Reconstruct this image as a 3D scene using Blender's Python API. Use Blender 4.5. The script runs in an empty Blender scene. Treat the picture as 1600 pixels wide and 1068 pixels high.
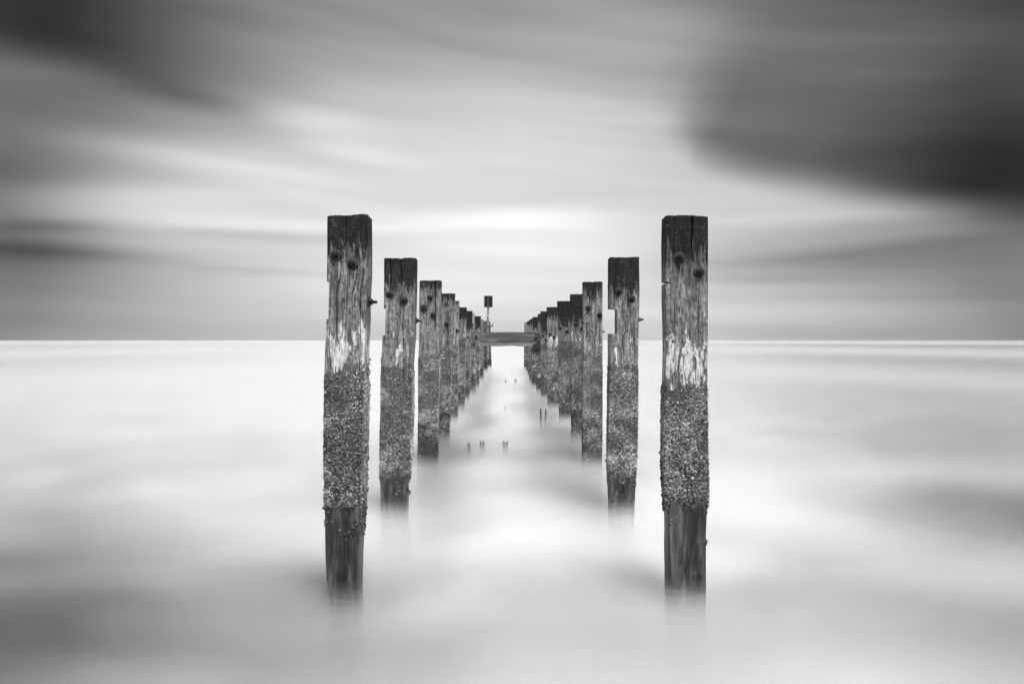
import bpy, math, random
import numpy as np
from mathutils import Vector

sc = bpy.context.scene
C = sc.collection
RNG = np.random.default_rng(7)
random.seed(7)

# ------------------------------------------------------------------ camera
H, F, HY = 1.6, 1500.0, 531.5            # eye height (m), focal length and horizon row in photo pixels
cam_d = bpy.data.cameras.new('camera')
cam = bpy.data.objects.new('camera', cam_d); C.objects.link(cam)
cam.location = (0, 0, H); cam.rotation_euler = (math.radians(90), 0, 0)
cam_d.sensor_width = 36.0; cam_d.lens = F / 1600 * 36.0
cam_d.shift_y = -2.5 / 1600
cam_d.clip_start = 0.05; cam_d.clip_end = 60000
sc.camera = cam

# ------------------------------------------------------------------ render settings, exposure
sc.view_settings.view_transform = 'Standard'
sc.view_settings.look = 'None'
sc.view_settings.exposure = 1.97
sc.view_settings.gamma = 1.0
sc.view_settings.use_curve_mapping = False
sc.cycles.use_denoising = True
sc.cycles.use_adaptive_sampling = True; sc.cycles.adaptive_threshold = 0.02
sc.cycles.max_bounces = 5
sc.cycles.diffuse_bounces = 3
sc.cycles.glossy_bounces = 2
sc.cycles.transparent_max_bounces = 40

# ------------------------------------------------------------------ node helper
class NT:
    def __init__(s, tree): s.t = tree; s.n = tree.nodes; s.l = tree.links
    def new(s, typ, **kw):
        n = s.n.new(typ)
        for k, v in kw.items(): setattr(n, k, v)
        return n
    def put(s, sock, v):
        if isinstance(v, bpy.types.NodeSocket): s.l.new(v, sock)
        else: sock.default_value = v
    def m(s, op, a, b=0.0, c=0.0, clamp=False):
        n = s.new('ShaderNodeMath', operation=op, use_clamp=clamp)
        s.put(n.inputs[0], a); s.put(n.inputs[1], b); s.put(n.inputs[2], c)
        return n.outputs[0]
    def vm(s, op, a, b=(0, 0, 0)):
        n = s.new('ShaderNodeVectorMath', operation=op)
        s.put(n.inputs[0], a); s.put(n.inputs[1], b)
        return n.outputs[0]
    def noise(s, vec, scale, detail=4.0, rough=0.55, dist=0.0):
        n = s.new('ShaderNodeTexNoise')
        s.put(n.inputs['Vector'], vec); n.inputs['Scale'].default_value = scale
        n.inputs['Detail'].default_value = detail; n.inputs['Roughness'].default_value = rough
        n.inputs['Distortion'].default_value = dist
        return n.outputs[0]
    def ramp(s, fac, stops, mode='LINEAR'):
        n = s.new('ShaderNodeValToRGB'); r = n.color_ramp; r.interpolation = mode
        while len(r.elements) < len(stops): r.elements.new(0.5)
        for e, (p, v) in zip(r.elements, stops):
            e.position = p; e.color = (v, v, v, 1)
        s.put(n.inputs[0], fac)
        return n.outputs[0]
    def ss(s, x, lo, hi, a=0.0, b=1.0):
        n = s.new('ShaderNodeMapRange', interpolation_type='SMOOTHSTEP')
        s.put(n.inputs['Value'], x); s.put(n.inputs['From Min'], lo); s.put(n.inputs['From Max'], hi)
        s.put(n.inputs['To Min'], a); s.put(n.inputs['To Max'], b)
        return n.outputs['Result']
    def mix(s, f, a, b):      # scalar mix a*(1-f)+b*f
        n = s.new('ShaderNodeMix', data_type='FLOAT')
        s.put(n.inputs[0], f); s.put(n.inputs[2], a); s.put(n.inputs[3], b)
        return n.outputs[0]

# ------------------------------------------------------------------ world: overcast sky streaked by long-drawn clouds
SUN_EL, SUN_AZ = math.radians(64), math.radians(155)    # azimuth clockwise from +Y (view direction)
world = bpy.data.worlds.new('World'); sc.world = world; world.use_nodes = True
world.node_tree.nodes.clear()
w = NT(world.node_tree)
out = w.new('ShaderNodeOutputWorld'); bg = w.new('ShaderNodeBackground')
bg.inputs['Strength'].default_value = 0.1
w.l.new(bg.outputs[0], out.inputs[0])
tc = w.new('ShaderNodeTexCoord'); D = tc.outputs['Generated']
sep = w.new('ShaderNodeSeparateXYZ'); w.l.new(D, sep.inputs[0])
AZ = w.m('ARCTAN2', sep.outputs[0], sep.outputs[1])                 # 0 straight ahead
EL = w.m('ARCSINE', sep.outputs[2])
# streaky domain warp: noise much longer sideways than upwards, slightly slanting
cmb = w.new('ShaderNodeCombineXYZ')
w.put(cmb.inputs[0], w.m('MULTIPLY', AZ, 2.2))
w.put(cmb.inputs[1], w.m('ADD', w.m('MULTIPLY', EL, 9.0), w.m('MULTIPLY', AZ, 0.5)))
w.put(cmb.inputs[2], sep.outputs[1])
warp1 = w.m('SUBTRACT', w.noise(cmb.outputs[0], 1.3, 1.5, 0.4), 0.5)
warp2 = w.m('SUBTRACT', w.noise(w.vm('ADD', cmb.outputs[0], (7.3, 2.1, 4.0)), 1.1, 1.5, 0.4), 0.5)
azw = w.m('ADD', AZ, w.m('MULTIPLY', warp2, 0.12))
elw = w.m('ADD', EL, w.m('MULTIPLY', warp1, w.m('MULTIPLY', w.ss(EL, 0.0, 0.12), 0.045)))
def px_az(x): return math.atan((x - 800) / F)
SPAN = math.pi
fac_az = w.m('ADD', w.m('DIVIDE', azw, 2 * SPAN), 0.5)
# widen the middle of the ramp so the stops in view are not crowded: t = .5+.5*sign*|s|^.5
s_ = w.m('DIVIDE', azw, SPAN)
t_ = w.m('ADD', 0.5, w.m('MULTIPLY', w.m('SIGN', s_), w.m('MULTIPLY', w.m('POWER', w.m('ABSOLUTE', s_), 0.5), 0.5)))
def tpos(x):
    s = px_az(x) / SPAN
    return 0.5 + 0.5 * math.copysign(abs(s) ** 0.5, s)
XS = [0, 100, 200, 300, 400, 500, 600, 700, 800, 900, 1000, 1100, 1200, 1300, 1400, 1500, 1600]
ROWS = [   # photo row, display grey at XS
 (531, [.55,.61,.66,.70,.74,.77,.80,.82,.83,.82,.81,.79,.74,.70,.66,.62,.55]),
 (490, [.50,.60,.68,.74,.79,.83,.86,.87,.87,.87,.85,.82,.77,.73,.68,.62,.55]),
 (450, [.42,.53,.64,.74,.81,.86,.88,.89,.89,.88,.85,.80,.74,.69,.64,.58,.50]),
 (410, [.34,.46,.62,.74,.80,.84,.87,.89,.90,.88,.83,.75,.66,.60,.54,.50,.44]),
 (375, [.42,.52,.68,.78,.82,.82,.86,.90,.92,.89,.84,.78,.70,.66,.62,.56,.48]),
 (340, [.44,.62,.76,.84,.86,.86,.89,.94,.97,.91,.85,.81,.78,.74,.70,.64,.54]),
 (300, [.34,.48,.66,.76,.81,.84,.86,.87,.88,.86,.82,.79,.76,.73,.68,.58,.46]),
 (255, [.40,.54,.70,.78,.82,.85,.85,.85,.85,.84,.80,.76,.72,.66,.60,.50,.40]),
 (210, [.40,.44,.54,.66,.78,.82,.80,.81,.82,.80,.76,.70,.66,.60,.56,.48,.38]),
 (160, [.42,.40,.40,.50,.63,.75,.75,.76,.77,.75,.70,.64,.60,.56,.52,.42,.32]),
 (100, [.18,.24,.32,.44,.55,.62,.66,.68,.69,.69,.66,.60,.53,.48,.43,.37,.30]),
 (50, [.16,.22,.32,.42,.51,.57,.60,.62,.64,.64,.62,.55,.46,.41,.37,.31,.25]),
 (0, [.24,.31,.39,.46,.52,.55,.57,.58,.59,.59,.56,.49,.42,.37,.34,.29,.24]),
 (-900,[.46,.47,.48,.49,.50,.51,.52,.52,.52,.52,.52,.51,.50,.48,.47,.46,.45]),
]
val = None
prev = None
for row, vals in ROWS:
    e = math.atan((HY - row) / F) if row > -500 else math.radians(50)
    stops = [(0.0, .50)] + [(tpos(x), v) for x, v in zip(XS, vals)] + [(1.0, .50)]
    stops.insert(1, (0.5 - 0.5 * (math.radians(100) / SPAN) ** .5, .46)); stops.insert(-1, (0.5 + 0.5 * (math.radians(100) / SPAN) ** .5, .46))
    r = w.ramp(t_, stops, 'EASE' if False else 'B_SPLINE')
    r = w.m('ADD', r, 0.0)
    if val is None: val = r
    else: val = w.mix(w.ss(elw, prev, e), val, r)
    prev = e
# the big dark cloud bank on the right with its crisp lower edge
EDGE = [(940, 150), (1000, 190), (1040, 222), (1070, 240), (1100, 262), (1200, 298), (1300, 320), (1400, 342), (1500, 364), (1600, 384), (1750, 400)]
KAMT = [(960, 0), (1010, .06), (1060, .25), (1120, .40), (1300, .46), (1450, .62), (1600, .80), (1800, .70), (2400, .25)]
eedge = w.ramp(t_, [(0, 1), (.5, 1)] + [(tpos(x), math.atan((HY - y) / F) * 2) for x, y in EDGE] + [(1, .2)], 'B_SPLINE')
eedge = w.m('MULTIPLY', eedge, .5)
s2 = w.m('DIVIDE', w.m('SUBTRACT', azw, w.m('MULTIPLY', w.m('SUBTRACT', elw, .20), .55)), SPAN)
t2 = w.m('ADD', 0.5, w.m('MULTIPLY', w.m('SIGN', s2), w.m('MULTIPLY', w.m('POWER', w.m('ABSOLUTE', s2), 0.5), 0.5)))
kamt = w.ramp(t2, [(0, 0), (.5, 0)] + [(tpos(x), k) for x, k in KAMT] + [(1, 0)], 'LINEAR')
dE = w.m('SUBTRACT', elw, eedge)
bank = w.m('MULTIPLY', w.ss(dE, -.012, .035), w.m('SUBTRACT', 1.0, w.m('MULTIPLY', w.ss(dE, .03, .19), .88)))
val = w.m('MULTIPLY', val, w.m('SUBTRACT', 1.0, w.m('MULTIPLY', bank, kamt)))
# single drawn-out wisps: photo column, row, half length, half height, slant, amount
for cx, cy, rx, ry, sl, am in [(430, 185, 130, 20, .16, .08), (520, 240, 110, 14, .10, .07), (400, 273, 190, 15, .08, .06), (220, 315, 190, 16, -.02, .10), (790, 335, 130, 16, .05, .06),
        (260, 358, 150, 10, .03, .07), (560, 355, 130, 10, .0, .06), (80, 368, 150, 11, -.08, -.07), (90, 408, 190, 13, .05, -.10), (400, 372, 110, 9, .06, -.05), (430, 432, 110, 8, .03, -.06),
        (60, 90, 260, 38, .28, -.04), (330, 190, 160, 26, .32, -.07), (1330, 350, 200, 14, .04, .07), (1380, 400, 210, 11, -.04, -.07), (1250, 440, 150, 9, .02, -.05), (900, 190, 260, 60, .2, .03), (1000, 60, 180, 45, .1, .03)]:
    a0, e0 = px_az(cx), math.atan((HY - cy) / F)
    da = w.m('SUBTRACT', azw, a0); de = w.m('ADD', w.m('SUBTRACT', w.m('ADD', EL, w.m('MULTIPLY', warp1, .02)), e0), w.m('MULTIPLY', da, sl))
    da = w.m('DIVIDE', da, rx / F); de = w.m('DIVIDE', de, ry / F)
    g = w.m('EXPONENT', w.m('MULTIPLY', w.m('ADD', w.m('MULTIPLY', da, da), w.m('MULTIPLY', de, de)), -1.0))
    val = w.m('ADD', val, w.m('MULTIPLY', g, am))
# finer long streaks riding on the big shapes
cmb2 = w.new('ShaderNodeCombineXYZ')
w.put(cmb2.inputs[0], w.m('MULTIPLY', azw, 1.7))
w.put(cmb2.inputs[1], w.m('ADD', w.m('MULTIPLY', elw, 24.0), w.m('MULTIPLY', AZ, w.m('MULTIPLY', EL, 14.0))))
w.put(cmb2.inputs[2], sep.outputs[1])
st = w.m('SUBTRACT', w.noise(cmb2.outputs[0], 1.5, 1.5, 0.4, 0.2), 0.5)
val = w.m('MULTIPLY', val, w.m('ADD', 1.0, w.m('MULTIPLY', st, 0.22)))
lin = w.m('POWER', w.m('MAXIMUM', val, 0.02), 2.2)
lin = w.m('MULTIPLY', lin, 10 / 2 ** 1.97)            # allows for the exposure and the strength of 0.1
sky = w.new('ShaderNodeTexSky', sky_type='NISHITA', sun_disc=False)
sky.sun_elevation = SUN_EL; sky.sun_rotation = SUN_AZ
bw = w.new('ShaderNodeRGBToBW'); w.l.new(sky.outputs[0], bw.inputs[0])
lin = w.m('ADD', lin, w.m('MULTIPLY', bw.outputs[0], 0.01))
w.l.new(lin, bg.inputs['Color'])

# ------------------------------------------------------------------ sun behind thin cloud
sd = bpy.data.lights.new('sun', 'SUN'); sd.energy = 1.5; sd.angle = math.radians(22); sd.color = (1, 1, 1)
sun = bpy.data.objects.new('sun', sd); C.objects.link(sun)
sdir = Vector((math.sin(SUN_AZ) * math.cos(SUN_EL), math.cos(SUN_AZ) * math.cos(SUN_EL), math.sin(SUN_EL)))
sun.rotation_euler = sdir.to_track_quat('Z', 'Y').to_euler(); sun.location = (3, -6, 12)

# ------------------------------------------------------------------ numpy noise
def _hash(i, j, k, seed):
    h = (i * 374761393 + j * 668265263 + k * 2147483647 + seed * 144665) & 0xffffffff
    h = ((h ^ (h >> 13)) * 1274126177) & 0xffffffff
    h = ((h ^ (h >> 16)) * 2246822519) & 0xffffffff
    return ((h ^ (h >> 15)) & 0xffffff) / float(0xffffff)
def vnoise(x, y, z, seed=0):
    x, y, z = np.broadcast_arrays(x, y, z)
    xi, yi, zi = (np.floor(a).astype(np.int64) for a in (x, y, z))
    fx, fy, fz = x - xi, y - yi, z - zi
    fx, fy, fz = (a * a * (3 - 2 * a) for a in (fx, fy, fz))
    r = 0
    for a in (0, 1):
        for b in (0, 1):
            for c in (0, 1):
                wgt = (fx if a else 1 - fx) * (fy if b else 1 - fy) * (fz if c else 1 - fz)
                r = r + wgt * _hash(xi + a, yi + b, zi + c, seed)
    return r
def fbm(x, y, z, seed=0, oct=3):
    r = 0; amp = .5; s = 1; tot = 0
    for o in range(oct):
        r = r + amp * vnoise(x * s, y * s, z * s, seed + o * 17); tot += amp; amp *= .5; s *= 2.03
    return r / tot
def sstep(x, a, b):
    t = np.clip((x - a) / (b - a), 0, 1); return t * t * (3 - 2 * t)

# ------------------------------------------------------------------ object helpers
def mesh_obj(name, verts, faces, mat, parent=None, smooth=True, attrs=None, smooth_angle=None):
    me = bpy.data.meshes.new(name)
    verts = np.asarray(verts, dtype=np.float32)
    if isinstance(faces, np.ndarray):
        nf, k = faces.shape
        me.vertices.add(len(verts)); me.vertices.foreach_set('co', verts.ravel())
        me.loops.add(nf * k); me.loops.foreach_set('vertex_index', faces.astype(np.int32).ravel())
        me.polygons.add(nf)
        me.polygons.foreach_set('loop_start', np.arange(0, nf * k, k, dtype=np.int32))
        me.update(calc_edges=True)
    else:
        me.from_pydata([tuple(map(float, v)) for v in verts], [], [tuple(map(int, f)) for f in faces])
    me.polygons.foreach_set('use_smooth', np.full(len(me.polygons), smooth))
    for an, av in (attrs or {}).items():
        a = me.attributes.new(an, 'FLOAT', 'POINT'); a.data.foreach_set('value', np.asarray(av, dtype=np.float32))
    me.materials.append(mat); me.validate(); me.update()
    if smooth_angle is not None:
        me.set_sharp_from_angle(angle=smooth_angle)
    o = bpy.data.objects.new(name, me); C.objects.link(o)
    if parent is not None: o.parent = parent
    return o
def empty(name, loc, label, cat, group=None):
    o = bpy.data.objects.new(name, None); C.objects.link(o)
    o.location = loc; o['label'] = label; o['category'] = cat
    o.empty_display_size = .1
    if group: o['group'] = group
    return o
def unpx(x, y, Z): return ((x - 800) / F * Z, Z, H - (y - HY) / F * Z)

# ------------------------------------------------------------------ materials
def new_mat(name):
    m = bpy.data.materials.new(name); m.use_nodes = True; m.node_tree.nodes.clear()
    n = NT(m.node_tree); o = n.new('ShaderNodeOutputMaterial'); b = n.new('ShaderNodeBsdfPrincipled')
    n.l.new(b.outputs[0], o.inputs[0])
    return m, n, b, o
def attr(n, name):
    a = n.new('ShaderNodeAttribute', attribute_name=name); return a.outputs['Fac']

def timber_mat():
    m, n, b, o = new_mat('weathered_timber')
    P = n.new('ShaderNodeNewGeometry').outputs['Position']
    oi = n.new('ShaderNodeObjectInfo').outputs['Random']
    off = n.new('ShaderNodeCombineXYZ'); n.put(off.inputs[0], n.m('MULTIPLY', oi, 37.0)); n.put(off.inputs[2], n.m('MULTIPLY', oi, 11.0))
    P = n.vm('ADD', P, off.outputs[0])
    G = n.vm('MULTIPLY', P, (1, 1, .055))            # along the grain
    G2 = n.vm('MULTIPLY', P, (1, 1, .16))
    fine = n.noise(G, 130, 4, .65)
    broad = n.noise(G2, 17, 4, .6, .4)
    fl = n.noise(n.vm('MULTIPLY', P, (1, 1, .4)), 95, 3, .6)
    blot = n.noise(P, 9, 4, .6)
    # bare sun-bleached wood
    light = n.m('MULTIPLY', n.ramp(fine, [(.30, .06), (.45, .16), (.60, .27), (.75, .40)]), n.ramp(broad, [(.28, .34), (.45, .8), (.66, 1.2)]))
    flecks = n.ss(n.noise(n.vm('MULTIPLY', P, (1, 1, .5)), 190, 2, .6), .60, .68)
    light = n.m('ADD', light, n.m('MULTIPLY', flecks, n.m('MULTIPLY', n.ss(broad, .42, .6), .22)))
    crev = n.ss(n.noise(n.vm('ADD', G2, (3, 1, 5)), 120, 3, .6), .36, .43)
    light = n.m('MULTIPLY', light, n.mix(crev, .35, 1.0))
    light = n.m('MULTIPLY', light, n.ramp(n.noise(n.vm('MULTIPLY', P, (1, 1, .55)), 55, 4, .75), [(.34, .45), (.5, 1.0), (.64, 1.45)]))
    # tarry dark head with lichen specks
    dark = n.m('MULTIPLY', n.ramp(fine, [(.3, .003), (.55, .010), (.75, .026)]), n.ramp(broad, [(.3, .6), (.68, 1.8)]))
    speck = n.m('MULTIPLY', n.ss(n.noise(P, 190, 2, .5), .61, .68), n.ss(n.noise(n.vm('ADD', P, (9, 2, 1)), 22, 3, .6), .42, .62))
    dark = n.m('ADD', dark, n.m('MULTIPLY', speck, .22))
    dm = n.ss(n.m('ADD', attr(n, 'dark'), n.m('MULTIPLY', n.m('SUBTRACT', n.noise(G2, 34, 4, .65), .5), 2.1)), .34, .70)
    col = n.mix(dm, light, dark)
    # flaking pale crust
    pm = n.ss(n.m('ADD', n.m('MULTIPLY', attr(n, 'pale'), .40), n.m('MULTIPLY', n.m('SUBTRACT', n.noise(n.vm('ADD', n.vm('MULTIPLY', P, (1, 1, .22)), (5, 5, 5)), 30, 5, .7, .6), .5), 1.5)), .30, .36)
    palec = n.m('MULTIPLY', n.ramp(fl, [(.3, .38), (.5, .70), (.7, .82)]), n.mix(crev, .5, 1.0))
    col = n.mix(pm, col, palec)
    # smooth grey patch of wood beside the pale crust
    # crusted zone under the barnacles
    cm = n.ss(n.m('ADD', attr(n, 'crust'), n.m('MULTIPLY', n.m('SUBTRACT', n.noise(P, 16, 5, .7), .5), 1.5)), .44, .55)
    crust = n.m('MULTIPLY', n.ramp(n.noise(P, 110, 3, .6), [(.35, .025), (.5, .09), (.68, .26)]), n.ramp(blot, [(.3, .6), (.7, 1.3)]))
    col = n.mix(cm, col, crust)
    # wet weed-dark foot
    wm = n.ss(n.m('ADD', attr(n, 'wet'), n.m('MULTIPLY', n.m('SUBTRACT', n.noise(G2, 26, 4, .65), .5), .8)), .40, .60)
    wet = n.m('MULTIPLY', n.ramp(broad, [(.32, .014), (.5, .045), (.70, .16)]), n.ramp(fine, [(.3, .6), (.7, 1.35)]))
    col = n.mix(wm, col, wet)
    col = n.m('MULTIPLY', col, attr(n, 'tint'))
    n.l.new(n.m('MINIMUM', col, .85), b.inputs['Base Color'])
    n.l.new(n.mix(wm, .82, .42), b.inputs['Roughness'])
    b.inputs['Specular IOR Level'].default_value = .3
    hgt = n.m('ADD', n.m('ADD', n.m('MULTIPLY', fine, .6), n.m('MULTIPLY', crev, .7)), n.m('ADD', n.m('MULTIPLY', pm, .5), n.m('MULTIPLY', n.noise(P, 150, 3, .6), n.m('ADD', .25, cm))))
    bp = n.new('ShaderNodeBump'); bp.inputs['Strength'].default_value = .9; bp.inputs['Distance'].default_value = .004
    n.l.new(hgt, bp.inputs['Height']); n.l.new(bp.outputs[0], b.inputs['Normal'])
    return m
def barnacle_mat():
    m, n, b, o = new_mat('barnacle_shell')
    P = n.new('ShaderNodeNewGeometry').outputs['Position']
    v = attr(n, 'tone')
    col = n.m('MULTIPLY', v, n.ramp(n.noise(P, 420, 2, .6), [(.3, .65), (.7, 1.25)]))
    n.l.new(col, b.inputs['Base Color']); b.inputs['Roughness'].default_value = .6
    b.inputs['Specular IOR Level'].default_value = .35
    return m
def iron_mat():
    m, n, b, o = new_mat('rusted_iron')
    P = n.new('ShaderNodeNewGeometry').outputs['Position']
    n.l.new(n.ramp(n.noise(P, 90, 4, .6), [(.35, .002), (.6, .006), (.78, .03)]), b.inputs['Base Color'])
    b.inputs['Roughness'].default_value = .5; b.inputs['Specular IOR Level'].default_value = .35
    bp = n.new('ShaderNodeBump'); bp.inputs['Strength'].default_value = .8; bp.inputs['Distance'].default_value = .004
    n.l.new(n.noise(P, 140, 3, .6), bp.inputs['Height']); n.l.new(bp.outputs[0], b.inputs['Normal'])
    return m
def plain_mat(name, lo, hi, rough, scale=30, zs=1.0, xs=1.0):
    m, n, b, o = new_mat(name)
    P = n.new('ShaderNodeNewGeometry').outputs['Position']
    n.l.new(n.ramp(n.noise(n.vm('MULTIPLY', P, (xs, 1, zs)), scale, 4, .65), [(.3, lo), (.7, hi)]), b.inputs['Base Color'])
    b.inputs['Roughness'].default_value = rough
    bp = n.new('ShaderNodeBump'); bp.inputs['Strength'].default_value = .6; bp.inputs['Distance'].default_value = .01
    n.l.new(n.noise(n.vm('MULTIPLY', P, (xs, 1, zs)), scale * 2, 3, .6), bp.inputs['Height']); n.l.new(bp.outputs[0], b.inputs['Normal'])
    return m
M_T, M_B, M_I = timber_mat(), barnacle_mat(), iron_mat()
M_W = plain_mat('rusted_washer', .004, .026, .5, 110)
M_BEAM = plain_mat('beam_wood', .03, .15, .8, 14, 1.0, .12)
M_BEAM2 = plain_mat('bleached_beam_wood', .06, .30, .8, 14, 1.0, .12)
M_POLE = plain_mat('galvanised_pole', .10, .32, .6, 12, .3)
M_SIGN = plain_mat('black_board_paint', .006, .014, .5, 8)
M_EDGE = plain_mat('lit_board_edge', .12, .2, .6, 8)  # lighter strip colour, paints the light on the board's left edge
M_STUMP = plain_mat('sodden_wood', .02, .10, .6, 30, .3)

# ------------------------------------------------------------------ water
# The sea of a minute-long exposure: the swash rises and falls over the foot of the posts, so the surface is a
# stack of thin foam films over an opaque sheet.
GAUSS = [  # x, depth y, rx, ry, amount  (clear water and painted shade -, foam +)
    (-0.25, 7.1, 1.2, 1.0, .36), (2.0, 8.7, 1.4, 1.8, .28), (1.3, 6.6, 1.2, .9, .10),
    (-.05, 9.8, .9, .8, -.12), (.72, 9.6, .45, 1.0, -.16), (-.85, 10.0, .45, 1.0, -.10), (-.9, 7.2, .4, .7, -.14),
    (-.78, 18, .36, 9, -.34), (.62, 18, .34, 9, -.30), (-.95, 36, .45, 12, -.25), (.55, 38, .35, 12, -.22), (-.6, 13, .5, 2.0, -.14), (.5, 13, .45, 2.0, -.12),  # darker strips along the rows, painted to deepen the posts' reflections
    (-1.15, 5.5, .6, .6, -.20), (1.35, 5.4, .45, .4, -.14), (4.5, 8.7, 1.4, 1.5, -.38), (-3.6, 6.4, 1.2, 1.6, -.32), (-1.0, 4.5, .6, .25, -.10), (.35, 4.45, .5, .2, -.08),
    (-2.5, 4.5, 1.1, 1.1, -.44), (2.9, 4.5, 1.0, .8, -.28), (-5.6, 10.5, 1.6, 3.0, -.16),  # bottom corners darkened: vignette painted into the water colour
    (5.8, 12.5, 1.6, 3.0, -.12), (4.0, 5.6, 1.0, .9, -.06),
    (-36, 60, 16, 50, -.10), (32, 60, 18, 55, -.30), (-11, 20, 4, 12, -.07), (11, 22, 5.5, 15, -.26), (-130, 240, 60, 170, -.10), (125, 240, 70, 190, -.32), (7.0, 15, 2.5, 9, -.10),  # vignette towards both sides, painted into the water colour
    (-900, 1600, 500, 1400, -.10), (850, 1600, 500, 1400, -.28), (-8000, 15000, 4500, 13000, -.12), (8000, 15000, 4500, 13000, -.28),  # the same painted side darkening, carried on to the horizon
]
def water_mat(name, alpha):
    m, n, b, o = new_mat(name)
    f = attr(n, 'foam_shade')
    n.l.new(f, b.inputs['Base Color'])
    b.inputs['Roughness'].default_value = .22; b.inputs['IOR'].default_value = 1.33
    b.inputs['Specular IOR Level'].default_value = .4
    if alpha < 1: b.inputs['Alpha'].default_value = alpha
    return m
def axis(x, steps):
    r = [x]
    for lim, d, g in steps:
        while r[-1] < lim: r.append(r[-1] + d); d *= g
    return r
xp = axis(0.0, [(2.0, .065, 1), (8.0, .15, 1), (40, .2, 1.15), (30000, 8, 1.5)])
gx = np.array([-v for v in xp[:0:-1]] + xp)
gy = np.array([-30000, -5000, -500, -60, -10, 0, 2.0] + axis(3.0, [(10, .07, 1), (14, .09, 1), (60, .13, 1.05), (45000, 5, 1.4)]))
GX, GY = np.meshgrid(gx, gy)
nx, ny = len(gx), len(gy)
ii, jj = np.meshgrid(np.arange(nx - 1), np.arange(ny - 1))
base = (jj * nx + ii).ravel()
QUAD = np.stack([base, base + 1, base + nx + 1, base + nx], 1)
Zr0 = GX * 0
WX = GX + (fbm(GX * .6, GY * .6, Zr0, 51) - .5) * 1.6; WY = GY + (fbm(GX * .6, GY * .6, Zr0 + 9, 52) - .5) * 1.2
FOAM_SHADE = Zr0.copy()
for x, y, rx, ry, a in GAUSS: FOAM_SHADE += a * np.exp(-((WX - x) / rx) ** 2 - ((WY - y) / ry) ** 2)
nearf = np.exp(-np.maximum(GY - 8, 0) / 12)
FOAM_SHADE += (fbm(WX * 1.1, WY * 1.9, Zr0 + 3, 61, 5) - .5) * .58 * nearf
FOAM_SHADE += (fbm(WX * .25, WY * .7, Zr0 + 5, 71, 4) - .5) * .20 * np.exp(-np.maximum(GY - 10, 0) / 20)
FOAM_SHADE = np.clip(.635 + .195 * sstep(GY, 5.5, 10.5) + .12 * sstep(GY, 10, 22) + FOAM_SHADE, .16, .93)
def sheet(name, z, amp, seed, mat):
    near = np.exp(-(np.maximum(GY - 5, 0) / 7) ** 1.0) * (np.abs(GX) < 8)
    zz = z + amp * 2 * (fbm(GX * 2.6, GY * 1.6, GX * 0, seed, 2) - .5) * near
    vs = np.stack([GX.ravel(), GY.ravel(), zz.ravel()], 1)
    o = mesh_obj(name, vs, QUAD, mat, None, True, dict(foam_shade=FOAM_SHADE.ravel())); o['kind'] = 'structure'
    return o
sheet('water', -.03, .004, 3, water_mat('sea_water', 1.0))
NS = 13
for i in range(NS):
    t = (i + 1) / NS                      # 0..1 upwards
    sheet('foam_water', -.01 + .25 * t, .016, 20 + i, water_mat('foam_film_%d' % i, .31 * (1 - t) ** 1.3 + .014))

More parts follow.
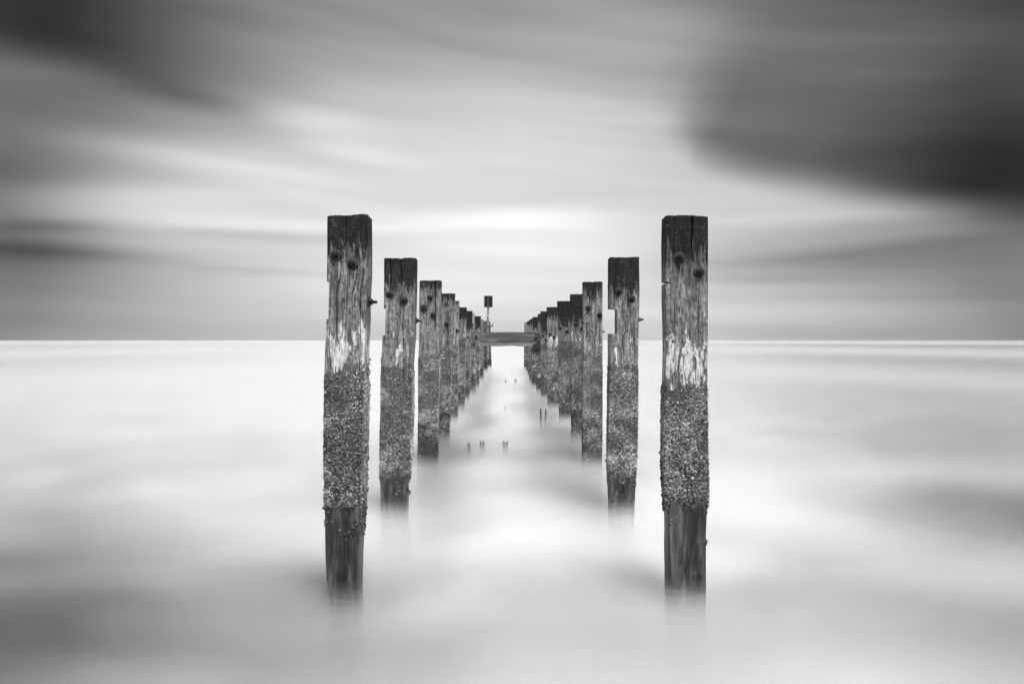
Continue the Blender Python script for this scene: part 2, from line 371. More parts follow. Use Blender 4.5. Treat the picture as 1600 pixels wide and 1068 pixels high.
# ------------------------------------------------------------------ posts
def post(tag, Z, prof, top, label, D=.19, near=0, dark_y=None, barn=1.40, barn_lo=0.0, notches=(), cracks=(), bolts=(), side_bolts=(),
         pale=0.0, tint=1.0, group='', top_slope=0.0, clear=()):
    """prof: [(y, left x, right x)] of the front face in photo pixels; it is turned into metres at distance Z."""
    seed = abs(hash_(tag))
    rng = np.random.default_rng(seed)
    ztop = H - (top - HY) / F * Z
    zs_p = np.array([H - (p[0] - HY) / F * Z for p in prof]); xl_p = np.array([(p[1] - 800) / F * Z for p in prof]); xr_p = np.array([(p[2] - 800) / F * Z for p in prof])
    o_ = np.argsort(zs_p); zs_p, xl_p, xr_p = zs_p[o_], xl_p[o_], xr_p[o_]
    XL = lambda z: np.interp(z, zs_p, xl_p); XR = lambda z: np.interp(z, zs_p, xr_p)
    xc = float((XL(0.) + XR(0.)) / 2)
    root = empty('timber_post', (xc, Z + D / 2, 0), label, 'post', group)
    zdark = ztop - .34 if dark_y is None else H - (dark_y - HY) / F * Z
    nf = {2: 84, 1: 44, 0: 14}[near]; nsd = {2: 26, 1: 14, 0: 6}[near]; dz = {2: .008, 1: .014, 0: .05}[near]
    zb = -.5
    rows = np.arange(zb, ztop, dz)
    nz = [(side, H - (y1 - HY) / F * Z, H - (y0 - HY) / F * Z, d / F * Z) for side, y0, y1, d in notches]
    extra = [ztop]
    for _, a, b_, _d in nz: extra += [a - .0015, a + .0015, b_ - .0015, b_ + .0015]
    rows = np.unique(np.concatenate([rows[rows < ztop - dz * .4], extra]))
    # perimeter parameters: unit square s in [0,1] per face; corners slightly rounded
    def face(nn): return (np.arange(nn) + .5) / nn
    U = []
    for k, nn in ((0, nf), (1, nsd), (2, max(nf // 4, 4)), (3, nsd)):
        u = face(nn); u = u + .5 / nn * 0
        for t in u: U.append((k, t))
    K = np.array([u[0] for u in U]); T = np.array([u[1] for u in U])
    fx = np.where(K == 0, T, np.where(K == 1, 1, np.where(K == 2, 1 - T, 0)))      # 0 left..1 right
    fy = np.where(K == 0, 0, np.where(K == 1, T, np.where(K == 2, 1, 1 - T)))      # 0 front..1 back
    nxv = np.where(K == 1, 1., np.where(K == 3, -1., 0.)); nyv = np.where(K == 0, -1., np.where(K == 2, 1., 0.))
    R, P_ = len(rows), len(U)
    Zg = np.repeat(rows[:, None], P_, 1)
    xl, xr = XL(rows)[:, None], XR(rows)[:, None]
    X = xl + (xr - xl) * fx[None, :]; Y = Z + D * fy[None, :] + 0 * Zg
    # round the corners a little
    ex = np.minimum(X - xl, xr - X); ey = np.minimum(Y - Z, Z + D - Y)
    rr = .010 + .006 * vnoise(Zg * 6, Zg * 0 + seed % 97, Zg * 0, 5)
    cutx = np.clip(1 - ex / rr, 0, 1); cuty = np.clip(1 - ey / rr, 0, 1)
    Y = Y + np.where(K[None] == 0, 1, np.where(K[None] == 2, -1, 0)) * cutx ** 2 * rr * .45
    X = X + np.where(K[None] == 3, 1, np.where(K[None] == 1, -1, 0)) * cuty ** 2 * rr * .45
    so = seed % 1000
    # grain relief, dents
    dry = sstep(Zg, barn_lo - .1, barn_lo + .1)
    d = (fbm(X * 70 + so, Y * 70, Zg * 4, seed, 3) - .5) * .003 + (fbm(X * 9 + so, Y * 9, Zg * 2.5, seed + 3, 3) - .5) * .016
    crack_dark = np.zeros_like(X)
    for (cx, y0, y1, wpx, dep, wob) in cracks:       # on the front face
        z0, z1 = H - (y1 - HY) / F * Z, H - (y0 - HY) / F * Z
        cxx = (cx - 800) / F * Z + (vnoise(Zg * 7, so, 1, 9) - .5) * wob / F * Z * 2
        cxx = cxx + (np.interp(Zg, zs_p, xl_p) + np.interp(Zg, zs_p, xr_p) - XL(z1) - XR(z1)) / 2
        ww = wpx / F * Z * (.6 + .8 * vnoise(Zg * 12, so, 4, 2))
        msk = sstep(Zg, z0, z0 + .06) * (1 - sstep(Zg, z1 - .002, z1 + .01)) * (K[None] == 0)
        g = np.exp(-((X - cxx) / ww) ** 2) * msk
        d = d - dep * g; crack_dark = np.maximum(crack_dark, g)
    if near:
        for q in range(7 * near):                   # natural checks in the bare wood
            kf = rng.choice([0, 0, 1, 3]); c0 = rng.uniform(.08, .92); z0 = rng.uniform(barn, ztop - .1); L = rng.uniform(.12, .6)
            tt = fx if kf == 0 else fy
            cc = c0 + (vnoise(Zg * 5, so + q, 2, 6) - .5) * .06
            g = np.exp(-((tt[None] - cc) / (.012 if kf == 0 else .03)) ** 2) * sstep(Zg, z0 - L / 2, z0 - L / 2 + .08) * (1 - sstep(Zg, z0 + L / 2 - .08, z0 + L / 2)) * (K[None] == kf)
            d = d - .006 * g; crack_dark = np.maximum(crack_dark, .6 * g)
    X = X + nxv[None] * d; Y = Y + nyv[None] * d
    for side, a, b_, dep in nz:
        jag = (vnoise(X * 30, Y * 30, Zg * 8, seed + 8) - .5) * .004
        msk = (Zg > a) & (Zg < b_)
        if side == 'L': X = np.where(msk, np.maximum(X, xl + dep + jag), X)
        else: X = np.where(msk, np.minimum(X, xr - dep - jag), X)
    Zt = Zg.copy()
    Zt[-1] += (vnoise(X[-1] * 25, Y[-1] * 25, so, 4) - .5) * .010 + top_slope * (fx - .5)
    V = np.stack([X - xc, Y - (Z + D / 2), Zt], 2).reshape(-1, 3)
    # caps
    i, j = np.meshgrid(np.arange(P_), np.arange(R - 1))
    a = (j * P_ + i).ravel(); b2 = (j * P_ + (i + 1) % P_).ravel()
    Q = np.stack([a, b2, b2 + P_, a + P_], 1)
    faces = Q
    # top: shrink ring then centre
    ring = V[(R - 1) * P_:].copy(); cen = ring.mean(0)
    rings = []
    for f_ in (.93, .6, .25):
        r2 = cen + (ring - cen) * np.array([f_, f_, 1]); r2[:, 2] += .003 + (rng.random(P_) - .5) * .003
        rings.append(r2)
    V = np.concatenate([V] + rings + [cen[None] + [[0, 0, .003]]])
    fl = [faces]
    for q in range(3):
        s0 = (R - 1) * P_ if q == 0 else R * P_ + (q - 1) * P_
        s1 = R * P_ + q * P_
        i = np.arange(P_); fl.append(np.stack([s0 + i, s0 + (i + 1) % P_, s1 + (i + 1) % P_, s1 + i], 1))
    s1 = R * P_ + 2 * P_; cidx = len(V) - 1
    i = np.arange(0, P_, 2) if P_ % 2 == 0 else np.arange(P_)
    if P_ % 2 == 0: fl.append(np.stack([s1 + i, s1 + (i + 1) % P_, s1 + (i + 2) % P_, np.full(len(i), cidx)], 1))
    faces = np.concatenate(fl)
    # attributes
    zA = V[:, 2]; xA = V[:, 0] + xc; yA = V[:, 1]
    dk = sstep(zA, zdark - .26, zdark + .26)
    pl = pale * np.exp(-((zA - (barn + .15)) / .20) ** 2)
    bn = sstep(-zA, -(barn + .16), -(barn - .12)) * sstep(zA, barn_lo - .14, barn_lo + .10)
    wt = 1 - sstep(zA, barn_lo - .12, barn_lo + .12)
    if barn_lo <= 0: wt *= 0
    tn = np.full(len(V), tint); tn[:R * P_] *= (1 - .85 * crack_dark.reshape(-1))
    mesh_obj('timber', V, faces, M_T, root, True, dict(dark=dk, pale=pl, crust=bn, wet=wt, tint=tn), math.radians(50))

    # ---------------- barnacles: one crust per post
    s = {2: .0090, 1: .0125, 0: .024}[near]
    pts, nrm, sizes, zz_ = [], [], [], []
    for k, wdt in ((0, None), (1, D), (3, D), (2, None)):
        if near == 0 and k == 2: continue
        if near == 0 and k == (1 if tag[0] == 'R' else 3): continue
        ss_ = s * (1.6 if k == 2 else 1)
        zc = np.arange(max(barn_lo - .35, -.02), barn + .26, ss_ * .88)
        wid = D if k in (1, 3) else float(XR(1.) - XL(1.))
        uc = np.arange(0, wid + ss_, ss_) / wid
        UU, ZZ = np.meshgrid(uc, zc)
        UU = UU + (np.arange(len(zc)) % 2)[:, None] * .5 * ss_ / wid
        UU = (UU + (rng.random(UU.shape) - .5) * .62 * ss_ / wid).ravel(); ZZ = (ZZ + (rng.random(ZZ.shape) - .5) * .62 * ss_).ravel()
        UU = np.clip(UU, 0, 1)
        xl_, xr_ = XL(ZZ), XR(ZZ)
        if k == 0: px, py, nn = xl_ + (xr_ - xl_) * UU, Z + 0 * UU, (0, -1, 0)
        elif k == 2: px, py, nn = xl_ + (xr_ - xl_) * UU, Z + D + 0 * UU, (0, 1, 0)
        elif k == 1: px, py, nn = xr_, Z + D * UU, (1, 0, 0)
        else: px, py, nn = xl_, Z + D * UU, (-1, 0, 0)
        n1 = fbm(px * 16 + so, py * 16, ZZ * 16, seed + 5, 3); n2 = fbm(px * 5 + so, py * 5, ZZ * 5, seed + 6, 3)
        edge = (n1 - .5) * .38 + (n2 - .5) * .26
        dens = sstep(barn - ZZ + edge, -.03, .12)
        lo = sstep(ZZ - barn_lo + edge * 1.3, -.10, .08) if barn_lo > .05 else 1
        dens = dens * lo
        bare = sstep(n2, .66, .74)                       # worn gaps
        dens = dens * (1 - .8 * bare) * (.90 + .1 * n1)
        for (by, bx, br, bz) in clear: dens = dens * (1 - np.exp(-(((px - (bx - 800) / F * Z) / (br / F * Z)) ** 2 + ((ZZ - (H - (by - HY) / F * Z)) / (bz / F * Z)) ** 2)) * (k == 0))
        for side, a, b_, dep in nz: dens = np.where((ZZ > a - .02) & (ZZ < b_) , 0, dens)
        keep = rng.random(len(UU)) < dens
        d2 = (fbm(px * 9 + so, py * 9, ZZ * 2.5, seed + 3, 3) - .5) * .016
        pos = np.stack([px + nn[0] * d2, py + nn[1] * d2, ZZ], 1)[keep]
        pts.append(pos); nrm.append(np.repeat([nn], len(pos), 0)); zz_.append(n1[keep])
        big = .82 + .36 * sstep(-ZZ, -(barn * .5 + barn_lo * .5 + .35), -(barn * .5 + barn_lo * .5 - .3))
        sizes.append((ss_ / s * s * .56 * big * np.exp(rng.normal(0, .26, len(ZZ))))[keep])
    pts = np.concatenate(pts); nrm = np.concatenate(nrm).astype(float); sizes = np.concatenate(sizes); nz1 = np.concatenate(zz_)
    N = len(pts)
    nrm = nrm + rng.normal(0, .28, (N, 3)); nrm /= np.linalg.norm(nrm, axis=1)[:, None]
    up = np.tile([0., 0., 1.], (N, 1)) + rng.normal(0, .3, (N, 3))
    t1 = np.cross(up, nrm); t1 /= np.linalg.norm(t1, axis=1)[:, None]; t2 = np.cross(nrm, t1)
    ns = 6 if near else 5
    hh = sizes * rng.uniform(.6, 1.2, N)
    tv = []
    rot = rng.random(N) * 6.28
    for (rad, hgt) in ((1.0, -.25), (.55, 1.0)):
        for q in range(ns):
            an = rot + q * 2 * math.pi / ns
            r_ = sizes * rad * (1 + rng.uniform(-.16, .16, N))
            tv.append(pts + t1 * (np.cos(an) * r_)[:, None] + t2 * (np.sin(an) * r_)[:, None] + nrm * (hh * hgt)[:, None])
    tv.append(pts + nrm * (hh * .35)[:, None])
    TV = np.stack(tv, 1)                                  # N, 2ns+1, 3
    nv = 2 * ns + 1
    tris = []
    for q in range(ns):
        r2 = (q + 1) % ns
        tris += [(q, r2, ns + r2), (q, ns + r2, ns + q), (ns + q, ns + r2, 2 * ns)]
    tris = np.array(tris)
    FF = (tris[None] + (np.arange(N) * nv)[:, None, None]).reshape(-1, 3)
    tone = np.clip(.10 + .36 * rng.random(N) ** 1.6 + .24 * (rng.random(N) < .08) + (nz1 - .5) * .22, .03, .62)
    tone = tone * tint * (1 - .65 * sstep(-pts[:, 2], -(barn_lo + .14), -(barn_lo - .06)) * (barn_lo > .05))
    n3 = fbm(pts[:, 0] * 7 + so, pts[:, 1] * 7, pts[:, 2] * 7, seed + 30, 3)
    tone = tone * (.50 + .80 * sstep(n3, .25, .72))
    if barn_lo < .3: tone = tone * (1 - .55 * sstep(-pts[:, 2] - (nz1 - .5) * .9, -.75, -.35))      # always wet near the sea
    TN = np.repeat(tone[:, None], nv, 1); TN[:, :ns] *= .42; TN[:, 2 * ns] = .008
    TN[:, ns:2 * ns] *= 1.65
    VV = TV.reshape(-1, 3) - np.array([xc, Z + D / 2, 0])
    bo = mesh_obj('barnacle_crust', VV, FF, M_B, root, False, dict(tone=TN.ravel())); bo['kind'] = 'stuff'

    # ---------------- bolts
    for (bx, by, br, *sq) in bolts:
        X0, _, Z0 = unpx(bx, by, Z)
        bolt(root, (X0 - xc, -D / 2, Z0), 'F', 1.08 * br / F * Z, near, rng, bool(sq))
    for (side, by, br, off) in side_bolts:
        z0 = H - (by - HY) / F * Z
        X0 = float(XR(z0) if side > 0 else XL(z0))
        bolt(root, (X0 - xc, -D / 2 + off * D, z0), side, br / F * Z, near, rng, False, long=1.5)
    return root

def hash_(s):
    h = 7
    for ch in s: h = (h * 131 + ord(ch)) % 1000003
    return h
def lathe(prof, ns, rng, hexa=False, jit=.06):
    vs, fs = [], []
    for (r, h) in prof:
        for q in range(ns):
            a = q * 2 * math.pi / ns
            rr = r * (1 + rng.uniform(-jit, jit))
            vs.append((rr * math.cos(a), rr * math.sin(a), h))
    for k in range(len(prof) - 1):
        for q in range(ns):
            fs.append((k * ns + q, k * ns + (q + 1) % ns, (k + 1) * ns + (q + 1) % ns, (k + 1) * ns + q))
    fs.append(tuple((len(prof) - 1) * ns + q for q in range(ns)))
    return np.array(vs), fs
def bolt(root, loc, side, R, near, rng, square, long=1.0):
    ns = 16 if near else 8
    tilt = rng.uniform(-.12, .12, 2)
    def orient(v):
        v = np.array(v, float)
        x, y, z = v[:, 0], v[:, 1], v[:, 2]
        x = x + tilt[0] * z; y = y + tilt[1] * z
        if side == 'F': r = np.stack([x, -z, y], 1)
        elif side > 0: r = np.stack([z, x, y], 1)
        else: r = np.stack([-z, -x, y], 1)
        return r + np.array(loc)
    th = R * .28
    nutp = [(R * .56, -R * .5), (R * .58, th + R * .42), (R * .50, th + R * .5), (R * .30, th + R * .5), (R * .28, th + R * .8 * long), (R * .18, th + R * .86 * long)]
    nv, nfc = lathe(nutp, 6, rng, jit=.05)
    a0 = rng.uniform(0, 1); nv[:, :2] = nv[:, :2] @ np.array([[math.cos(a0), math.sin(a0)], [-math.sin(a0), math.cos(a0)]])
    b = mesh_obj('bolt', orient(nv), nfc, M_I, root, False)
    if square:
        s_ = R * 1.05
        v = [(sx * s_, sy * s_, z) for z in (-.004, th * .8) for sx, sy in ((-1, -1), (1, -1), (1, 1), (-1, 1))]
        f = [(0, 1, 5, 4), (1, 2, 6, 5), (2, 3, 7, 6), (3, 0, 4, 7), (4, 5, 6, 7)]
    else:
        v, f = lathe([(R * .9, -R * .35), (R, 0.0), (R, th * .6), (R * .82, th)], ns, rng, jit=.04)
    mesh_obj('washer', orient(v), f, M_W, b, near > 0, None, math.radians(40))

GL, GR = 'timber posts of the left row', 'timber posts of the right row'
Zb = lambda y: (H - .08) * F / (y - HY)
def two(top, bot, tl, tr, bl, br): return [(top, tl, tr), (bot, bl, br)]

# ---- left row, front to back
post('L1', Zb(950), [(336, 511.5, 574), (430, 510, 573.6), (500, 509.5, 571.5), (560, 507, 569), (640, 506, 567.5), (750, 505.5, 564), (800, 507, 562), (870, 508, 559.5), (905, 510, 559), (945, 517, 558.5), (990, 520, 559)], 336.6,
     'tall timber post nearest the camera on the left, bottom leaning inward, barnacled middle', D=.21, near=2, dark_y=398, barn=1.40, barn_lo=.66,
     notches=[('L', 440, 498, 4.0)], cracks=[(542, 337, 395, .7, .006, 3), (556, 360, 470, .8, .007, 5), (530, 430, 540, .9, .007, 5), (566, 420, 590, .8, .008, 3)],
     bolts=[(525.2, 398.5, 8.6), (551.5, 413, 8.2)], side_bolts=[(1, 470.5, 9.0, .35)], pale=1.0, group=GL, top_slope=.008)
post('L2', Zb(806), [(403, 601, 649.6), (480, 600, 648), (524, 598.5, 647.5), (570, 595.5, 644), (640, 595, 643), (720, 593, 640), (760, 594, 636), (815, 595, 635)], 403.8,
     'second post of the left row, with two dark splits running down from its top', near=2, dark_y=452, barn=1.36, barn_lo=.42,
     notches=[('L', 482, 524, 3.2)], cracks=[(610, 404, 465, 1.0, .014, 4), (627, 404, 455, 1.1, .014, 3), (634, 560, 610, .9, .01, 3)],
     bolts=[(609, 460, 5.6), (631.5, 469.5, 5.8)], side_bolts=[(1, 500, 6.0, .5)], pale=.55, group=GL, tint=1.12)
post('L3', Zb(728), [(438, 655.8, 688.8), (520, 655, 688), (560, 653.5, 686), (640, 653.5, 684), (735, 653, 682.5)], 438.6,
     'third post of the left row, three bolts on its face and a square washer', near=2, dark_y=456, barn=1.40, barn_lo=.0,
     cracks=[(680.5, 439, 520, 1.0, .022, 1)], bolts=[(672.3, 465.4, 4.3), (662, 481.6, 4.6, 1), (677.2, 492.2, 4.4)], pale=.35, group=GL, tint=1.08)
post('L4', Zb(686), [(458, 687, 710.6), (690, 680, 700)], 458.7, 'fourth post of the left row, dark streaked head wrapping down one side', near=1, dark_y=474, barn=1.44,
     bolts=[(697.7, 506, 3.6)], cracks=[(700, 506, 545, .8, .015, 1)], pale=.5, group=GL)
post('L5', Zb(656), [(470, 699, 717.5), (660, 695, 713.6)], 470.2, 'fifth post of the left row, pale narrow face with a single bolt', near=1, dark_y=474, barn=1.50, bolts=[(714.3, 516.5, 2.6)], pale=.5, group=GL, tint=1.15)
post('L6', Zb(637.5), [(480, 712.5, 729), (640, 707.5, 724.3)], 480.2, 'sixth post of the left row, dark head above a pale face', near=1, dark_y=500, barn=1.60, pale=.6, group=GL)
post('L7', Zb(624), [(485, 724, 738), (628, 718.5, 732.3)], 485.7, 'seventh post of the left row, standing just before the crossbeam end', near=1, dark_y=516, barn=1.45, bolts=[(731.8, 527, 1.9)], pale=.2, group=GL)
post('L8', Zb(612.5), [(489, 729.5, 741.6), (616, 730, 742.2)], 489.3, 'eighth post of the left row, thin pale edge showing above the crossbeam', near=0, dark_y=486, barn=1.5, pale=.5, group=GL, tint=1.3)
post('L9', Zb(603.5), [(494, 740.5, 751.2), (607, 737, 747.2)], 494, 'ninth post of the left row, dark head above the crossbeam', near=0, dark_y=512, barn=1.5, pale=.3, group=GL)
post('L10', Zb(592), [(498, 745, 754.5), (596, 746, 754.8)], 498.6, 'tenth post of the left row, slender pale edge beside the sagging rod', near=0, dark_y=494, barn=1.55, pale=.5, group=GL, tint=1.2)
post('L11', Zb(578), [(501, 752, 760.2), (582, 753.5, 761.3)], 501.2, 'eleventh post of the left row, grey face left of the sign pole', near=0, dark_y=494, barn=1.5, group=GL, tint=.55)
post('L12', Zb(573), [(501, 759.8, 766.2), (576, 761, 767.6)], 501.6, 'last post of the left row, farthest out beneath the marker sign', near=0, dark_y=494, barn=1.3, group=GL, tint=.85)
# ---- right row
post('R1', Zb(946), [(337, 1039.5, 1107.2), (440, 1039.5, 1107), (560, 1040.5, 1106.5), (640, 1039.5, 1106), (720, 1039, 1106), (770, 1041, 1107), (805, 1042.5, 1105), (830, 1043.5, 1103.8), (945, 1044.5, 1103.5), (990, 1044.5, 1104)], 337.6,
     'tall timber post nearest the camera on the right, long crack in its dark head', near=2, dark_y=410, D=.14, barn=1.32, barn_lo=.66,
     notches=[('L', 440.3, 442.8, 7.5)], cracks=[(1083, 338, 418, 1.2, .02, 5)], bolts=[(1061, 402.5, 8.4), (1092, 425.2, 8.0)], pale=1.0, group=GR, tint=.92, clear=[(800, 1072, 22, 14)])
post('R2', Zb(806), [(402, 953.3, 999), (521, 953.3, 998.2), (600, 953, 997), (720, 952, 995), (815, 953.5, 991)], 402.4,
     'second post of the right row, a deep notch cut in its inner edge', near=2, dark_y=458, barn=1.36, barn_lo=.42,
     notches=[('L', 482.5, 521, 11)], bolts=[(966.5, 455.2, 5.6), (986.2, 466.8, 5.8)], side_bolts=[(1, 498.7, 6.0, .4)], cracks=[(975, 470, 560, .8, .008, 3)], pale=.55, group=GR, tint=1.08)
post('R3', Zb(726), [(440, 911.5, 941.5), (560, 911.5, 941.2), (640, 912, 941), (730, 911.5, 939.5)], 440.4,
     'third post of the right row, two bolts and a small hole below its dark head', near=2, dark_y=462, barn=1.38, barn_lo=.0,
     bolts=[(919, 481.4, 4.3), (936.4, 492.2, 4.3), (926.7, 465.8, 1.8)], side_bolts=[(-1, 504, 3.2, .3), (1, 518, 3.2, .3)], cracks=[(916.5, 505, 532, .7, .012, 0)], pale=.5, group=GR)
post('R4', Zb(684), [(459, 891.5, 914), (690, 895, 917)], 459.9, 'fourth post of the right row, three bolts on a streaked dark face', near=1, dark_y=506, barn=1.52,
     bolts=[(899.5, 506, 3.2), (908.8, 513.5, 3.2), (902.8, 477, 2)], pale=.5, group=GR, tint=.95)
post('R5', Zb(655), [(470, 871, 891), (658, 875.3, 895)], 470.4, 'fifth post of the right row, plain dark head over a mottled face', near=1, dark_y=510, barn=1.56, bolts=[(875.5, 512.3, 2.7), (886.3, 518, 2.8)], pale=.2, group=GR, tint=.85)
post('R6', Zb(636), [(479.5, 854.5, 872), (640, 857, 874)], 479.7, 'sixth post of the right row, bleached white face under a dark head', near=1, dark_y=498, barn=1.42, bolts=[(859.3, 522.5, 2.4), (866, 527, 2.4)], pale=.8, group=GR, tint=1.05)
post('R7', Zb(621.5), [(486, 844.6, 858.5), (625, 846, 860)], 486.4, 'seventh post of the right row, next to the frayed crossbeam end', near=1, dark_y=520, barn=1.5, bolts=[(848, 524, 2.2), (852.7, 530.6, 1.8)], pale=.3, group=GR, tint=.95)
post('R8', Zb(612), [(490, 840.3, 852.5), (616, 839, 851)], 490.4, 'eighth post of the right row, narrow dark edge with a pale lower face', near=0, dark_y=504, barn=1.55, pale=.6, group=GR, tint=.95)
post('R9', Zb(603), [(495, 832.6, 843.6), (607, 831.6, 842.5)], 495.1, 'ninth post of the right row, dark head above the crossbeam', near=0, dark_y=514, barn=1.5, pale=.2, group=GR, tint=.9)
post('R10', Zb(596), [(497, 829.4, 839), (600, 828.2, 838)], 497.6, 'tenth post of the right row, showing as a dark step', near=0, dark_y=508, barn=1.5, pale=.4, group=GR)
post('R11', Zb(588), [(499, 826.3, 835), (592, 826, 834.5)], 499.7, 'eleventh post of the right row, third from the seaward end', near=0, dark_y=508, barn=1.5, pale=.3, group=GR, tint=.9)
post('R12', Zb(581), [(502, 823.3, 831), (585, 823, 830.5)], 502, 'twelfth post of the right row, next to the farthest one', near=0, dark_y=508, barn=1.5, pale=.3, group=GR, tint=.85)
post('R13', Zb(575), [(503, 819, 826), (580, 819.3, 826)], 503.7, 'last post of the right row, pale and farthest out at the inner edge', near=0, dark_y=498, barn=1.35, pale=.2, group=GR, tint=1.1)

# ------------------------------------------------------------------ crossbeam on the faces of the eighth posts
def plank(name, x0, x1, y0, y1, Z, th, mat, root, seed, sag=0.0, fray=0.0):
    A = unpx(x0, y0, Z); B = unpx(x1, y1, Z)
    nxp, nzp = 60, 8
    us = np.linspace(0, 1, nxp)
    ring = [(0, t) for t in np.linspace(0, 1, nzp)] + [(1, t) for t in np.linspace(1, 0, nzp)]
    vs = []
    L, Hh = B[0] - A[0], A[2] - B[2]
    for u in us:
        for (b, t) in ring:
            x = A[0] + L * u; z = B[2] + Hh * t - sag * u; y = Z + th * b
            k = (fbm(np.array(x * 1.5), np.array(y * 20.), np.array(z * 18), seed, 3) - .5)
            y += k * .03 * (1 if b == 0 else -1); z += (fbm(np.array(x * 3.), np.array(y * 9.), np.array(t * 3.), seed + 4, 2) - .5) * .035
            if u > .93 and fray: x -= fray * float(vnoise(np.array(z * 22), np.array(y * 15), np.array(0.), seed)) * (u - .93) / .07
            vs.append((x, y, z))
    m = len(ring); fs = []
    for i in range(nxp - 1):
        for j in range(m): fs.append((i * m + j, i * m + (j + 1) % m, (i + 1) * m + (j + 1) % m, (i + 1) * m + j))
    fs.append(tuple(range(m))[::-1]); fs.append(tuple((nxp - 1) * m + j for j in range(m)))
    vs = np.array(vs) - np.array(root.location)
    return mesh_obj(name, vs, [f[::-1] for f in fs], mat, root, True, None, math.radians(40))
ZB = Zb(612.5) - .10
cb = empty('crossbeam', unpx(790, 529, ZB), 'heavy weathered crossbeam of two timbers spanning between the two rows of posts', 'beam')
plank('plank', 737.8, 843.5, 518.3, 532.6, ZB, .095, M_BEAM, cb, 5, sag=.02, fray=.16)
plank('plank', 751, 832, 533.3, 540.2, ZB + .02, .075, M_BEAM2, cb, 9)
vv, ff = lathe([(.03, -.01), (.035, .03), (.02, .06)], 8, np.random.default_rng(3))
for bx in (744, 838):
    p = Vector(unpx(bx, 526, ZB)) - cb.location
    mesh_obj('bolt', np.stack([vv[:, 0] + p.x, -vv[:, 2] + p.y, vv[:, 1] + p.z], 1), ff, M_I, cb, True)

# torn weed and splintered wood hanging at the beam's right end
def blades(name, x0, x1, y0, y1, Z, n, root, seed, mat, ln=(.06, .22)):
    r = np.random.default_rng(seed); vs, fs = [], []
    for q in range(n):
        px = r.uniform(x0, x1); py = r.uniform(y0, y1); X, Y, Zz = unpx(px, py, Z)
        Y -= r.uniform(0, .08); Lb = r.uniform(*ln); wd = r.uniform(.008, .022); dx = r.normal(0, .05); s0 = len(vs)
        for t in (0, .5, 1):
            ww = wd * (1 - .6 * t)
            for sx, sy in ((-1, -.5), (1, -.5), (0, 1)): vs.append((X + dx * t + sx * ww, Y + sy * ww - .02 * t, Zz - Lb * t))
        for k in (0, 3):
            for j in range(3): fs.append((s0 + k + j, s0 + k + (j + 1) % 3, s0 + k + 3 + (j + 1) % 3, s0 + k + 3 + j))
        fs.append((s0 + 6, s0 + 7, s0 + 8)); fs.append((s0, s0 + 2, s0 + 1))
    vs = np.array(vs) - np.array(root.location)
    o = mesh_obj(name, vs, fs, mat, root, False); o['kind'] = 'stuff'; return o
M_WEED = plain_mat('black_weed', .008, .03, .5, 40)
blades('seaweed', 838, 843.5, 519, 545, ZB - .02, 70, cb, 4, M_WEED)
blades('seaweed', 832, 842, 537, 546, ZB + .02, 30, cb, 5, M_WEED)

# ------------------------------------------------------------------ sagging iron rod by the marker
def tube(name, pts, r, mat, root, ns=8):
    vs, fs = [], []
    P = [Vector(p) for p in pts]
    for i, p in enumerate(P):
        d = (P[min(i + 1, len(P) - 1)] - P[max(i - 1, 0)]).normalized()
        a = d.cross(Vector((0.03, 1, 0.02))).normalized(); b = d.cross(a)
        for q in range(ns):
            an = q * 2 * math.pi / ns; v = p + (a * math.cos(an) + b * math.sin(an)) * (r if np.isscalar(r) else r[i]); vs.append(tuple(v))
    for i in range(len(P) - 1):
        for q in range(ns): fs.append((i * ns + q, i * ns + (q + 1) % ns, (i + 1) * ns + (q + 1) % ns, (i + 1) * ns + q))
    fs.append(tuple(range(ns))[::-1]); fs.append(tuple((len(P) - 1) * ns + q for q in range(ns)))
    vs = np.array(vs)
    if root is not None: vs = vs - np.array(root.location)
    return mesh_obj(name, vs, fs, mat, root, True, None, math.radians(45))
Zr = [(738, 506.8, 28), (742, 507, 30), (746, 509, 33), (750.5, 511, 37), (754.5, 511.7, 41), (760, 511.2, 47), (766, 509.4, 55), (769.2, 509.2, 55.2), (770.2, 507.5, 55.2), (769.6, 504.6, 55.2)]
ir = empty('iron_rod', unpx(754, 511, 41), 'bent dark iron rod sagging between post heads left of the marker sign', 'rod')
tube('rod', [unpx(*p) for p in Zr], [.03, .03, .035, .04, .045, .045, .04, .04, .02, .015], M_I, ir)

# ------------------------------------------------------------------ marker sign
ZS = Zb(573) - .12
sg = empty('marker_sign', unpx(762.5, 505, ZS)[:2] + (0,), 'black rectangular marker board on a thin grey pole above the far left posts', 'sign')
L0 = sg.location
def toL(p): return np.array(p) - np.array(L0)
tube('pole', [unpx(762.0, 560, ZS), unpx(762.0, 501, ZS), unpx(762.4, 492, ZS), unpx(762.9, 480, ZS), unpx(763, 463, ZS)], [.068, .066, .062, .056, .05], M_POLE, sg, 12)
def boxv(x0, x1, y0, y1, z0, z1): return [(x, y, z) for z in (z0, z1) for x, y in ((x0, y0), (x1, y0), (x1, y1), (x0, y1))]
BF = [(0, 1, 5, 4), (1, 2, 6, 5), (2, 3, 7, 6), (3, 0, 4, 7), (4, 5, 6, 7), (3, 2, 1, 0)]
a = unpx(756.1, 462, ZS); b_ = unpx(769.6, 479.8, ZS)
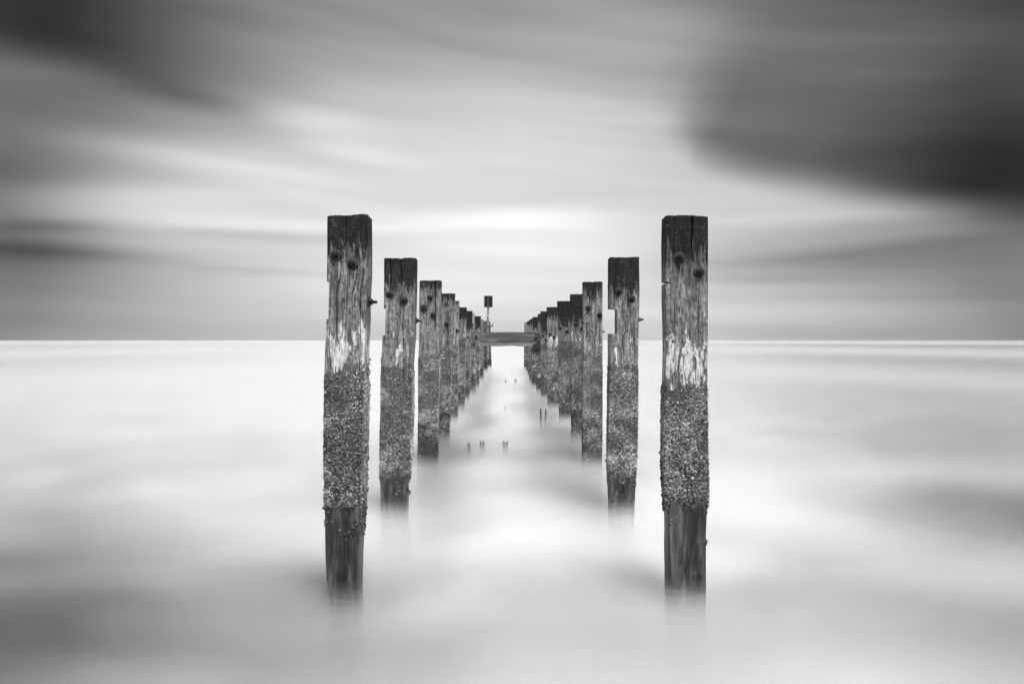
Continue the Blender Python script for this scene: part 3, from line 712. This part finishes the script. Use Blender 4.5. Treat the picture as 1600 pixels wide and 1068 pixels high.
# folded board: flat middle with flanges bent back at both sides
xs = [a[0], a[0] + .085, a[0] + .20, b_[0] - .20, b_[0] - .05, b_[0]]
yo = [.05, 0.0, -.10, -.10, .0, .03]
vs = []
for z in (b_[2], a[2]):
    for x, y in zip(xs, yo): vs.append((x, ZS + y, z))
    for x, y in zip(xs[::-1], yo[::-1]): vs.append((x, ZS + y + .022, z))
m_ = 12; fs = [(i, (i + 1) % m_, m_ + (i + 1) % m_, m_ + i) for i in range(m_)]
for i in range(5):
    fs.append((i, m_ - 1 - i, m_ - 2 - i, i + 1)); fs.append((m_ + i, m_ + i + 1, 2 * m_ - 2 - i, 2 * m_ - 1 - i))
mesh_obj('board', toL(vs), fs, M_SIGN, sg, False)
mesh_obj('board_edge', toL(boxv(a[0] - .004, a[0] + .05, ZS + .012, ZS + .035, b_[2], a[2])), BF, M_EDGE, sg, False)
for yy in (465.2, 471.3, 477.2):
    c = unpx(762.8, yy, ZS)
    v, f = lathe([(.034, -.01), (.034, .012), (.02, .02)], 8, np.random.default_rng(1), jit=0)
    mesh_obj('rivet', toL(np.stack([v[:, 0] + c[0], -v[:, 2] + ZS - .10, v[:, 1] + c[2]], 1)), f, M_POLE, sg, True)
c = unpx(763.3, 493.5, ZS)
v, f = lathe([(.075, -.10), (.078, 0), (.074, .10)], 10, np.random.default_rng(2), jit=.02)
M_BAND = plain_mat('pale_band', .12, .5, .6, 20)
mesh_obj('clamp_band', toL(np.stack([v[:, 0] + c[0] - .03, v[:, 1] + ZS, v[:, 2] * .8 + c[2]], 1)), f, M_BAND, sg, True)

# ------------------------------------------------------------------ stumps and stakes standing out of the water
def stump(label, x0, x1, ytop, ybase, prongs, seed, group, rise=.19):
    Z = (H - rise) * F / (ytop - HY); r = np.random.default_rng(seed)
    X0, X1 = unpx(x0, 0, Z)[0], unpx(x1, 0, Z)[0]; zt = unpx(0, ytop, Z)[2]
    root = empty('broken_stump', ((X0 + X1) / 2, Z, 0), label, 'stump', group)
    wd = (X1 - X0) * 1.2; nn = 20; vs = []
    rows = 9
    for k in range(rows):
        t = k / (rows - 1)
        for q in range(nn):
            an = q * 2 * math.pi / nn; cx, sy = math.cos(an), math.sin(an)
            px = wd / 2 * cx * (1.05 - .1 * t); 
            rel = (cx + 1) / 2
            hgt = max(math.exp(-((rel - p) / wdt) ** 2) * h for p, wdt, h in prongs)
            z = -.3 + t * (.3 + zt * (.70 + .30 * hgt) + r.uniform(-.006, .006))
            vs.append((px + r.uniform(-.004, .004), sy * wd / 2 * .8 * (1 - .35 * t), z))
    fs = [(k * nn + q, k * nn + (q + 1) % nn, (k + 1) * nn + (q + 1) % nn, (k + 1) * nn + q) for k in range(rows - 1) for q in range(nn)]
    top = (rows - 1) * nn
    for q in range(1, nn // 2): fs.append((top + q - 1, top + q, top + nn - q, top + (nn - q + 1) % nn))
    mesh_obj('wood', vs, fs, M_STUMP, root, True, None, math.radians(50))
GS = 'broken stumps between the rows'
stump('small pointed stump leftmost of the three in the near water between the rows', 730.6, 735.2, 690, 701, [(.5, .35, 1)], 1, GS)
stump('forked stump in the middle of the three in the near water', 750, 756.5, 686.5, 701, [(.1, .2, 1), (.85, .25, .9)], 2, GS)
stump('forked stump rightmost of the three in the near water, taller left prong', 786, 793.3, 687, 701, [(.1, .2, 1), (.6, .13, .75), (.95, .12, .95)], 3, GS)
stump('tiny dark stump on the left of the far pair in the channel', 789, 791.2, 592.6, 598, [(.5, .5, 1)], 4, GS)
stump('tiny dark stump on the right of the far pair in the channel', 803.8, 807, 591.4, 598, [(.6, .4, 1)], 5, GS)
stump('faint tip of a sunken stump alone in mid channel', 788.3, 790.6, 634.4, 639, [(.5, .5, 1)], 6, GS, .10)
for lab, xt, xb, yt, yb, rr in (('thin upright iron stake, left of the two beside the right row', 844.8, 845, 637.6, 660, .014),
                                ('thin leaning iron stake, right of the two beside the right row', 852.9, 851.6, 639, 657, .013)):
    Z = Zb(yb)
    bx = unpx(xb, yb, Z)
    root = empty('iron_stake', (bx[0], Z, 0), lab, 'stake', 'iron stakes beside the right row')
    t = unpx(xt, yt, Z)
    tube('rod', [(bx[0], Z, -.3), (bx[0] * .7 + t[0] * .3, Z, .12), (bx[0] * .35 + t[0] * .65 + .003, Z, t[2] * .6), t], [rr, rr * 1.3, rr, rr * .7], M_I, root)
